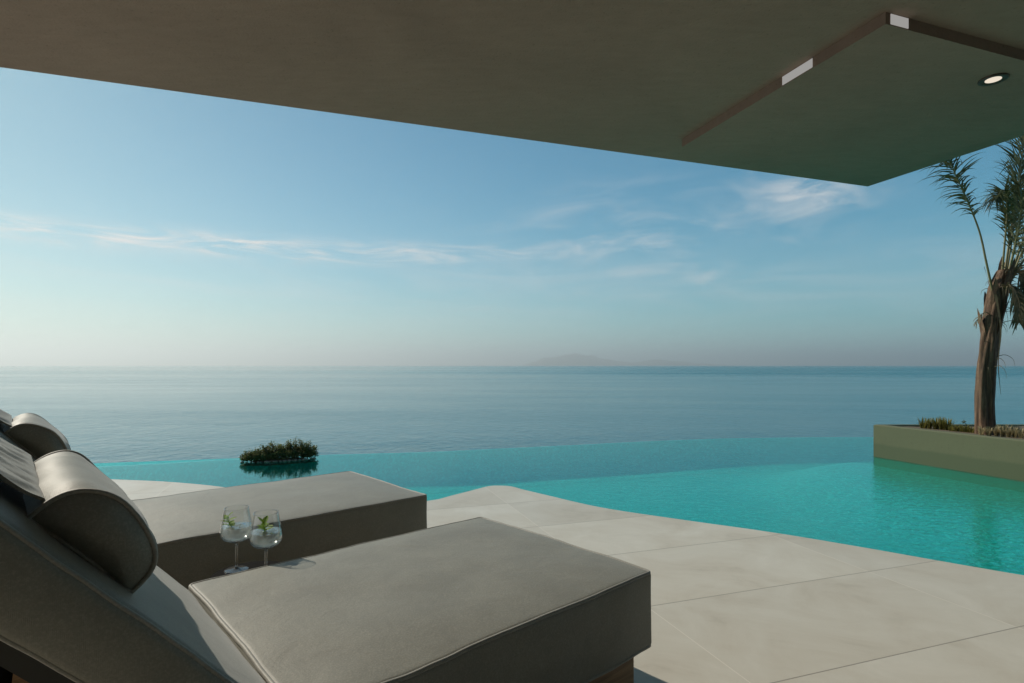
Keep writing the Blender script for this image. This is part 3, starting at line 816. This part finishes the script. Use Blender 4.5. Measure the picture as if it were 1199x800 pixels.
# ------------------------------------------------------------------ rocky shrub clump at the overflow edge
def shrub_clump():
    y0 = 6.42
    L_ = ground(281, 541.5, WZ); Rr = ground(371, 536.5, WZ)
    mid = (L_+Rr)/2; ax = (Rr-L_); ln = ax.length; ax.normalize(); ay = Vector((-ax.y, ax.x, 0))
    # low mound of soil
    mb = MB(); nx, ny = 40, 12; vs = []; fs = []
    for j in range(ny):
        for i in range(nx):
            a = 2*math.pi*i/nx; r = j/(ny-1)
            e = 1 + .12*noise.noise(Vector((math.cos(a)*2, math.sin(a)*2, 0)))
            p = ax*(ln*.5*r*math.cos(a)*e) + ay*(.14*r*math.sin(a)*e)
            vs.append(Vector((p.x, p.y, .028*(1-r**2.2) - .035*r**3 + .01*noise.noise(p*14))))
    for j in range(ny-1):
        for i in range(nx):
            i2 = (i+1) % nx; fs.append([j*nx+i, (j+1)*nx+i, (j+1)*nx+i2, j*nx+i2])
    mb.add(vs, fs)
    o = mb.build('soil_mound', M_SOIL); o.location = mid
    tag(o, 'narrow brown mound of earth under the shrubs at the far pool edge', 'mound')
    rn = random.Random(5)
    for k in range(20):
        q = -0.47 + .94*k/19 + rn.uniform(-.015, .015); s_ = rn.uniform(.010, .022)
        bm = bmesh.new(); bmesh.ops.create_icosphere(bm, subdivisions=2, radius=1)
        sd_ = Vector((rn.random()*9, rn.random()*9, 0))
        for v_ in bm.verts:
            v_.co *= 1 + .35*noise.noise(v_.co*1.3 + sd_); v_.co = Vector((v_.co.x*s_*1.35, v_.co.y*s_, v_.co.z*s_*.7))
        me = bpy.data.meshes.new('stone'); bm.to_mesh(me); bm.free(); me.materials.append(M_STONE)
        me.polygons.foreach_set('use_smooth', [False]*len(me.polygons))
        so = bpy.data.objects.new('stone', me); col.objects.link(so)
        c = math.sqrt(max(0.02, 1 - (2*q)**2))
        so.location = mid + ax*(ln*q) - ay*(.125*c) + Vector((0,0,.006)); so.rotation_euler = (0,0,rn.uniform(0,6))
        tag(so, 'small pale stone along the pool side foot of the shrub mound', 'stone', 'stones edging the shrub mound')
    looks = ['small low shrub at the left tip of the mound', 'round low shrub second from the left tip of the mound', 'dark bushy shrub left of the middle of the mound', 'tallest olive shrub left of the mound centre',
             'wide dense shrub at the mound centre', 'spiky topped shrub right of the mound centre', 'tall loose shrub with bare twig tips near the right end', 'low spreading shrub at the right tip of the mound']
    spots = [(-.41,.085,.085),(-.31,.125,.11),(-.18,.165,.135),(-.05,.195,.14),(.08,.205,.145),(.20,.22,.14),(.31,.205,.125),(.41,.14,.105)]
    for (q, h, rad), lab in zip(spots, looks):
        b = mid + ax*(ln*q) + Vector((0,0,.015))
        r = thing('shrub', lab + ' at the far pool edge', 'shrub', b, 0, 'shrubs on the mound at the pool edge')
        st = MB(); lf = MB()
        tips = []
        for k in range(16):
            a = rn.uniform(0, 6.28); rr = rad*rn.random()**.6
            top = Vector((math.cos(a)*rr, math.sin(a)*rr*.8, h*rn.uniform(.45, 1.12)*(1 - .35*(rr/rad)**2)))
            st.tube([Vector((0,0,-.01)), top*.5 + Vector((0,0,.01)), top], [.005, .0035, .0015], 5); tips.append(top)
        st.build('stems', M_STEM, r)
        for k in range(1700):
            tp = rn.choice(tips); f = rn.random()**.5
            c = tp*f + Vector((rn.gauss(0,.016), rn.gauss(0,.016), rn.gauss(0,.014)))
            if k % 4 == 0: a = rn.uniform(0, 6.28); c = Vector((math.cos(a)*rad*.9*rn.random()**.5, math.sin(a)*rad*.7, rn.uniform(.004, h*.45)))
            if c.z < .004: c.z = .004 + .01*rn.random()
            d = Vector((rn.gauss(0,1), rn.gauss(0,1), rn.gauss(.5,.7))).normalized(); s_ = d.orthogonal().normalized()
            s_.rotate(Quaternion(d, rn.uniform(0,6.28)))
            z = rn.uniform(.012, .024)
            lf.add([c, c + d*z*.5 + s_*z*.33, c + d*z, c + d*z*.5 - s_*z*.33], [[0,1,2,3]])
        lf.build('foliage', M_SHRUB, r, False)
shrub_clump()

# ------------------------------------------------------------------ loungers
LROT = math.atan2(0.670, 0.742)
LD = Vector((math.cos(LROT), math.sin(LROT), 0)); LP = Vector((-LD.y, LD.x, 0))
CL, CW, CT, CTOP = 1.12, 0.862, 0.240, 0.43           # seat cushion length, width, thickness, top height
BANG = R(48.5)

def softbox(lx, ly, lz, r, crown, wob, seed, dens=26):
    """points of a soft upholstered box: x 0..lx, y -ly/2..ly/2, z -lz..0; returns verts, faces and the deform function"""
    def axis(L, n):
        # more rows near both ends
        e = [0, .25*r, .5*r, .8*r, r, 1.6*r, 2.6*r]
        mid = [r*4 + (L - 8*r)*i/(n-1) for i in range(n)] if L > 9*r else [L*.5]
        s_ = e + mid + [L - q for q in e[::-1]]
        return sorted(set(round(q, 6) for q in s_ if 0 <= q <= L))
    xs, ys, zs = axis(lx, dens), axis(ly, int(dens*.8)), axis(lz, 5)
    def deform(p):
        x, y, z = p
        u = 2*x/lx - 1; v = 2*y/ly; q = 1 + z/lz
        bul = max(0, 1-u**4)*max(0, 1-v**4)
        z2 = z + crown*bul*max(0, q)**2
        # sides belly out a little and sag at the seams
        sb = 4*q*(1-q) if 0 <= q <= 1 else 0
        y2 = y + math.copysign(1, v)*.010*sb*abs(v)**6*(1-u**6)
        x2 = x + math.copysign(1, u)*.008*sb*abs(u)**8*(1-v**6)
        nv = noise.noise_vector(Vector((x*5.0, y*5.0, z*6.0)) + Vector((seed, 0, 0)))
        nf = noise.noise_vector(Vector((x*17.0, y*17.0, z*11.0)) + Vector((0, seed, 4)))
        return Vector((x2, y2, z2)) + (nv*wob + nf*wob*.28)
    def rnd_(p):
        c = Vector((min(max(p[0], r), lx-r), min(max(p[1], -ly/2+r), ly/2-r), min(max(p[2], -lz+r), -r)))
        d = Vector(p) - c
        return c + d.normalized()*r if d.length > 1e-9 else c
    idx = {}; vs = []; fs = []
    def vid(i, j, k):
        key = (i, j, k)
        if key not in idx:
            p = (xs[i], ys[j]-ly/2, zs[k]-lz); idx[key] = len(vs); vs.append(deform(rnd_(p)))
        return idx[key]
    nx, ny, nz = len(xs), len(ys), len(zs)
    for i in range(nx-1):
        for j in range(ny-1):
            fs.append([vid(i,j,nz-1), vid(i+1,j,nz-1), vid(i+1,j+1,nz-1), vid(i,j+1,nz-1)])
            fs.append([vid(i,j,0), vid(i,j+1,0), vid(i+1,j+1,0), vid(i+1,j,0)])
    for i in range(nx-1):
        for k in range(nz-1):
            fs.append([vid(i,0,k), vid(i+1,0,k), vid(i+1,0,k+1), vid(i,0,k+1)])
            fs.append([vid(i,ny-1,k), vid(i,ny-1,k+1), vid(i+1,ny-1,k+1), vid(i+1,ny-1,k)])
    for j in range(ny-1):
        for k in range(nz-1):
            fs.append([vid(0,j,k), vid(0,j,k+1), vid(0,j+1,k+1), vid(0,j+1,k)])
            fs.append([vid(nx-1,j,k), vid(nx-1,j+1,k), vid(nx-1,j+1,k+1), vid(nx-1,j,k+1)])
    def loop(z, inset, n=60):
        """perimeter near the top or bottom seam, following the same deformation"""
        pts = []; rc = r*1.1; hx0, hx1, hy = inset, lx-inset, ly/2-inset
        def corner(cx, cy, a0):
            return [(cx + rc*math.cos(a0 + k*math.pi/8), cy + rc*math.sin(a0 + k*math.pi/8)) for k in range(5)]
        def seg(a, b): return [(a[0]+(b[0]-a[0])*k/n, a[1]+(b[1]-a[1])*k/n) for k in range(1, n)]
        c1 = corner(hx1-rc, hy-rc, 0); c2 = corner(hx0+rc, hy-rc, math.pi/2); c3 = corner(hx0+rc, -hy+rc, math.pi); c4 = corner(hx1-rc, -hy+rc, 1.5*math.pi)
        xy = c1 + seg(c1[-1], c2[0]) + c2 + seg(c2[-1], c3[0]) + c3 + seg(c3[-1], c4[0]) + c4 + seg(c4[-1], c1[0])
        return [deform(Vector((x, y, z))) for x, y in xy]
    return vs, fs, loop

def lounger(loc, label, seed, BL, back, up, SL):
    root = thing('sun_lounger', label, 'sun lounger', loc, LROT, 'grey upholstered sun loungers on the terrace')
    r = .014
    # seat cushion
    vs, fs, loop = softbox(SL, CW, CT, r, .016, .0045, seed)
    off = Vector((CL-SL, 0, CTOP))
    seat = link('seat_cushion', [v_+off for v_ in vs], fs, M_FAB, root)
    for z, ins in ((-r*.30, r*.30), (-CT + r*.30, r*.30)):
        mb = MB(); mb.tube([p+off for p in loop(z, ins)], .0056, 8, closed=True); mb.build('piping', M_PIPE, seat)
    # wooden plinth under the seat
    mb = MB(); zb = CTOP - CT - .004
    mb.box((-.62, -CW/2+.045, 0.0), (CL-.035, CW/2-.045, zb))
    pl_ = mb.build('wood_base', M_WOOD, root, False)
    bv = pl_.modifiers.new('bevel', 'BEVEL'); bv.width = .004; bv.segments = 2
    # back cushion in its own slanted frame: s up the slope, n out of the front face
    H = Vector((-.010 + .015 - back, 0, CTOP - .036 + .012))   # where the front face starts, behind the seat
    S = Vector((-math.cos(BANG), 0, math.sin(BANG))); N = Vector((math.sin(BANG), 0, math.cos(BANG)))
    BT = .112
    vs, fs, loop = softbox(BL, CW, BT, .018, .010, .004, seed+3.3)
    def tr(p):
        s_, y, n_ = p.x, p.y, p.z
        return H + S*s_ + N*n_ + Vector((0, y, 0))
    back_ = link('back_cushion', [tr(v_) for v_ in vs], [f[::-1] for f in fs], M_FAB, root)
    for z in (-.006, -BT+.006):
        mb = MB(); mb.tube([tr(p) for p in loop(z, .006)], .0042, 6, closed=True); mb.build('piping', M_PIPE, back_)
    # wooden back board and prop
    mb = MB()
    q0, q1 = H + S*.03 - N*(BT+.006), H + S*(BL-.03) - N*(BT+.006)
    hy = CW/2 - .05
    c = [q0, q1, q1 - N*.03, q0 - N*.03]
    mb.add([Vector((p.x, -hy, p.z)) for p in c] + [Vector((p.x, hy, p.z)) for p in c], [[3,2,1,0],[4,5,6,7],[0,1,5,4],[1,2,6,5],[2,3,7,6],[3,0,4,7]])
    mb.build('back_board', M_BOARD, root, False)
    for y in (-.25, .25):
        mb = MB(); e = H + S*.45 - N*(BT+.034); mb.tube([e + Vector((0,y,0)), Vector((e.x-.05, y, zb+.005))], .012, 8); mb.build('prop', M_BLACK, root)
    # headrest pillow: half-round bolster resting on the back
    def pil(s0, length, wdt, hgt, y0, plabel):
        base = root.matrix_basis @ Vector((H + S*s0))
        pt = thing('headrest_pillow', plabel, 'pillow', Vector(loc) + Matrix.Rotation(LROT, 3, 'Z') @ (H + S*s0), LROT, 'bolster pillows on the lounger backs')
        prof = []
        n_ = 34
        # D profile: flat against the back, rounded outside
        for k in range(n_):
            a = math.pi*k/(n_-1)
            prof.append((wdt/2 - wdt/2*math.copysign(abs(math.cos(a))**.80, math.cos(a)), hgt*math.sin(a)**.62*(.97 - .04*math.cos(a))))
        prof = prof[::-1]
        flat = [(wdt*k/13, -.004) for k in range(1, 13)]
        ring = prof + flat            # from s=wdt over the top to 0, then along the flat side
        m = len(ring); ny = 30; V_ = []; F_ = []
        def pt_(a, b, y):
            e = 2*(y-y0)/length - 1                      # -1 .. 1 along the bolster
            sc = 1 - .035*abs(e)**4 - .05*abs(e)**16
            ca, cb = wdt/2, hgt*.4
            a2, b2 = ca + (a-ca)*sc, max(-.004, cb + (b-cb)*sc)
            tq = (y-y0)/length                           # a little fatter and lower at its far end
            a2 -= .020*tq + .022*tq*(1 - a/wdt); b2 *= 1 + .10*tq
            nz_ = noise.noise_vector(Vector((a2*11, y*7, b2*11)) + Vector((seed*3, 0, 0)))*.0075
            crease = .0025*math.sin(y*60 + a*30)*(abs(e)**3)
            return S*(a2) + N*(b2 + .006 + crease*(b > 0)) + Vector((0, y, 0)) + nz_
        ysamp = [y0 + length*(.5 - .5*math.cos(math.pi*j/(ny-1))) for j in range(ny)]
        for y in ysamp:
            for (a, b) in ring: V_.append(pt_(a, b, y))
        for j in range(ny-1):
            for k in range(m):
                k2 = (k+1) % m; F_.append([j*m+k, j*m+k2, (j+1)*m+k2, (j+1)*m+k])
        # end panels bulge very slightly
        for j, sg in ((0, -1), (ny-1, 1)):
            rows = 5; prev = [j*m+k for k in range(m)]
            for q in range(1, rows):
                f = 1 - q/rows; b0 = len(V_)
                for (a, b) in ring:
                    p = pt_(wdt/2 + (a-wdt/2)*f, hgt*.42 + (b-hgt*.42)*f, ysamp[j]) + Vector((0, sg*.024*(1-f*f), 0)); V_.append(p)
                cur = [b0+k for k in range(m)]
                for k in range(m):
                    k2 = (k+1) % m
                    F_.append([prev[k], cur[k], cur[k2], prev[k2]] if sg > 0 else [prev[k2], cur[k2], cur[k], prev[k]])
                prev = cur
            F_.append(prev if sg < 0 else prev[::-1])
        po = link('bolster', V_, F_, M_FAB, pt, True, 50)
        # gathered counterweight flap: leaves the bolster at its upper edge and hangs over the top of the back
        na, nb = 30, 120; FV = []; FF = []; f0, f1 = wdt - .006, BL + .05 - s0
        for sgn in (1, -1):
            for i in range(na):
                q = i/(na-1); a = f0 + (f1-f0)*q
                for k in range(nb):
                    y = y0 + .012 + (length-.024)*k/(nb-1)
                    fade = min(1, q/.12)
                    wv = (.0026*math.sin(y*62 + 1.6*math.sin(a*14)) + .0010*math.sin(y*141 + 2 + a*9)) + .003*noise.noise(Vector((y*16, a*8, seed)))
                    sag = -.020*math.sin(math.pi*min(1, q*1.1))
                    FV.append(S*a + N*(.034 + sag*.5 + wv*fade + sgn*.0025) + Vector((0, y + .006*fade*noise.noise(Vector((a*22, seed, k//60))), 0)))
        for h in range(2):
            for i in range(na-1):
                for k in range(nb-1):
                    v = h*na*nb + i*nb + k
                    FF.append([v, v+nb, v+nb+1, v+1] if h else [v, v+1, v+nb+1, v+nb])
        m0 = na*nb
        for i in range(na-1):
            v = i*nb; FF.append([v, m0+v, m0+v+nb, v+nb]); v += nb-1; FF.append([v, v+nb, m0+v+nb, m0+v])
        for k in range(nb-1):
            v = (na-1)*nb + k; FF.append([v, m0+v, m0+v+1, v+1])
        link('flap', FV, FF, M_FAB, pt, True, 60)
        for j in (0, ny-1):
            mb = MB(); mb.tube([V_[j*m+k] + Vector((0, (-.001 if j == 0 else .001), 0)) for k in range(m)], .0042, 6, closed=True); mb.build('piping', M_PIPE, po)
    pil(.383 + up, .585, .218, .092, -.345, 'grey half round bolster pillow on the nearer lounger back, large in the lower left' if seed < 5 else 'grey half round bolster pillow on the farther lounger back, peeking over the nearer pillow')
    return root
L1 = Vector((-.674, 1.357, 0)); L2 = L1 + Vector((-.868, 1.0445, 0))
lounger(L1, 'nearer grey upholstered lounger on a wooden base, in front of the two wine glasses', 1.7, .73, 0.0, 0.0, 1.12)
lounger(L2, 'farther grey upholstered lounger by the pool, behind the two wine glasses', 8.2, .73, .075, .004, 1.195)

# ------------------------------------------------------------------ side table and two glasses
TZ = EYE - .722
G1 = at(277, 668, 1.99); G1.z = TZ
G2 = at(311.5, 668, 1.925); G2.z = TZ
def table():
    c = (G1+G2)/2; c.z = 0
    t = thing('side_table', 'small dark side table between the loungers carrying two wine glasses', 'table', c)
    mb = MB(); mb.lathe([(.0001, TZ-.018), (.128, TZ-.018), (.13, TZ-.014), (.13, TZ-.003), (.128, TZ), (.0001, TZ)], 48); mb.build('table_top', M_BLACK, t, True, 30)
    mb = MB(); mb.lathe([(.018, .012), (.018, TZ-.018)], 16); mb.build('leg', M_BLACK, t, True, 30)
    mb = MB(); mb.lathe([(.0001, 0), (.11, 0), (.11, .008), (.02, .014), (.0001, .014)], 40); mb.build('base', M_BLACK, t, True, 30)
table()

def clear(name, tint, rough, base, power, white=0.0, body=0.0):
    """thin clear wall: lets light straight through and reflects more at a glancing angle"""
    m, t, out = material(name)
    ge = t.n('ShaderNodeNewGeometry'); dt = t.n('ShaderNodeVectorMath', operation='DOT_PRODUCT')
    t.l(ge.outputs['Incoming'], dt.inputs[0]); t.l(ge.outputs['Normal'], dt.inputs[1])
    om = t.math('SUBTRACT', 1.0, t.math('ABSOLUTE', dt.outputs['Value']), clamp=True)
    fr = t.math('MULTIPLY_ADD', t.math('POWER', om, power), 1.0-base, base, clamp=True)
    tr = t.n('ShaderNodeBsdfTransparent'); tr.inputs['Color'].default_value = (*tint, 1)
    a = tr.outputs[0]
    if body:
        g = t.n('ShaderNodeBsdfGlass', i_IOR=1.33, i_Roughness=0.12)
        m1 = t.n('ShaderNodeMixShader'); m1.inputs[0].default_value = body; t.l(a, m1.inputs[1]); t.l(g.outputs[0], m1.inputs[2]); a = m1.outputs[0]
    if white:
        tl = t.n('ShaderNodeBsdfTranslucent'); tl.inputs['Color'].default_value = (.93, .95, .92, 1)
        df = t.n('ShaderNodeBsdfDiffuse'); df.inputs['Color'].default_value = (.85, .88, .86, 1)
        m0 = t.n('ShaderNodeMixShader'); m0.inputs[0].default_value = .5; t.l(tl.outputs[0], m0.inputs[1]); t.l(df.outputs[0], m0.inputs[2])
        m1 = t.n('ShaderNodeMixShader'); m1.inputs[0].default_value = white; t.l(a, m1.inputs[1]); t.l(m0.outputs[0], m1.inputs[2]); a = m1.outputs[0]
    gl = t.n('ShaderNodeBsdfGlossy', i_Roughness=rough)
    mx = t.n('ShaderNodeMixShader'); t.l(fr, mx.inputs[0]); t.l(a, mx.inputs[1]); t.l(gl.outputs[0], mx.inputs[2])
    t.l(mx.outputs[0], out.inputs['Surface']); return m
def mat_glass(): return clear('clear_glass', (.985, .992, .99), 0.03, 0.035, 2.8)
def mat_drink(): return clear('iced_drink', (.95, .975, .96), 0.08, 0.03, 5.0, white=.30, body=.25)
M_CRYSTAL = simple('solid_crystal', (1, 1, 1), 0.02, Transmission_Weight=0.92, IOR=1.45)
M_GLASS = mat_glass(); M_DRINK = mat_drink()
def wineglass(loc, label, seed, sc, mintdir):
    rn = random.Random(seed)
    t = thing('wine_glass', label, 'wine glass', loc)
    outer = [(.0001,0.0),(.036,0.0),(.0375,.0012),(.036,.0026),(.020,.004),(.008,.0065),(.0046,.012),(.0040,.03),(.0040,.075),(.0046,.088),(.008,.0945),(.022,.100),(.040,.109),(.0500,.121),(.0530,.133),(.0525,.143),(.0490,.162),(.0435,.190),(.0390,.2165)]
    inner = [(.0381,.2165),(.0425,.190),(.0480,.162),(.0514,.143),(.0518,.133),(.0488,.122),(.039,.111),(.022,.1025),(.0001,.100)]
    def sm(p):
        return [(max(v.x, .0001), v.y) for v in spline([(a, b, 0) for a, b in p], 4)]
    mb = MB(); mb.lathe([(r*sc, z*sc) for r, z in sm(outer[9:]) + sm(inner)], 48); mb.build('bowl', M_GLASS, t)
    mb = MB(); mb.lathe([(r*sc, z*sc) for r, z in sm(outer[:10])], 32); mb.build('stem', M_CRYSTAL, t)
    liq = [(.0001,.1006),(.0215,.1031),(.0384,.1116),(.0481,.1226),(.0511,.133),(.0507,.143),(.0488,.1535),(.0001,.1535)]
    lo = [(max(v.x,.0001), v.y) for v in spline([(a,b,0) for a,b in liq[:-1]], 4)] + [(.0001,.1535)]
    mb = MB(); mb.lathe([(r*sc, z*sc) for r, z in lo], 48); mb.build('drink', M_DRINK, t, True, 40)
    # two ice cubes just under the surface
    for k in range(3):
        a = k*2.1 + seed; c = Vector((math.cos(a)*.022, math.sin(a)*.022, .1475))*sc
        bm = bmesh.new(); bmesh.ops.create_cube(bm, size=.023*sc)
        bmesh.ops.bevel(bm, geom=bm.edges[:]+bm.verts[:], offset=.004*sc, segments=3, affect='EDGES')
        rt = Matrix.Rotation(a*1.7, 4, 'Z') @ Matrix.Rotation(.5+k, 4, 'X')
        bmesh.ops.transform(bm, matrix=Matrix.Translation(c) @ rt, verts=bm.verts[:])
        me = bpy.data.meshes.new('ice_cube'); bm.to_mesh(me); bm.free(); me.materials.append(M_GLASS)
        me.polygons.foreach_set('use_smooth', [True]*len(me.polygons))
        io = bpy.data.objects.new('ice_cube', me); col.objects.link(io); io.parent = t
    # sprig of mint
    lf = MB(); b = Vector((mintdir[0]*.3, mintdir[1]*.3, .140))*sc; tp = Vector((mintdir[0], mintdir[1], .181))*sc
    lf.tube([b, b.lerp(tp, .5), tp], [.0014, .0012, .0008], 6)
    for k in range(10):
        q = .25 + .75*k/9; c = b.lerp(tp, q); a = k*1.9 + seed
        d = Vector((math.cos(a), math.sin(a), .55 if k < 8 else 1.6)).normalized(); s_ = d.cross(Vector((0,0,1))).normalized(); nn = s_.cross(d)
        Lf = rn.uniform(.022, .032)*sc; wd = Lf*.34
        vs = []; fs = []
        for i in range(6):
            f = i/5; ww = wd*math.sin(math.pi*min(.98, f*.9+.05))**.8; cc = c + d*Lf*f + nn*(-.006*f*f*sc)
            vs += [cc - s_*ww + nn*.0022*sc, cc, cc + s_*ww + nn*.0022*sc]
        for i in range(5):
            fs += [[3*i, 3*i+1, 3*i+4, 3*i+3], [3*i+1, 3*i+2, 3*i+5, 3*i+4]]
        lf.add(vs, fs)
    lf.build('mint_sprig', M_MINT, t)
wineglass(G1, 'left wine glass, its mint sprig leaning to the left rim', 2, 1.02, (-.028, -.012))
wineglass(G2, 'right wine glass, its mint sprig upright in the middle', 5, 1.02, (-.004, -.010))
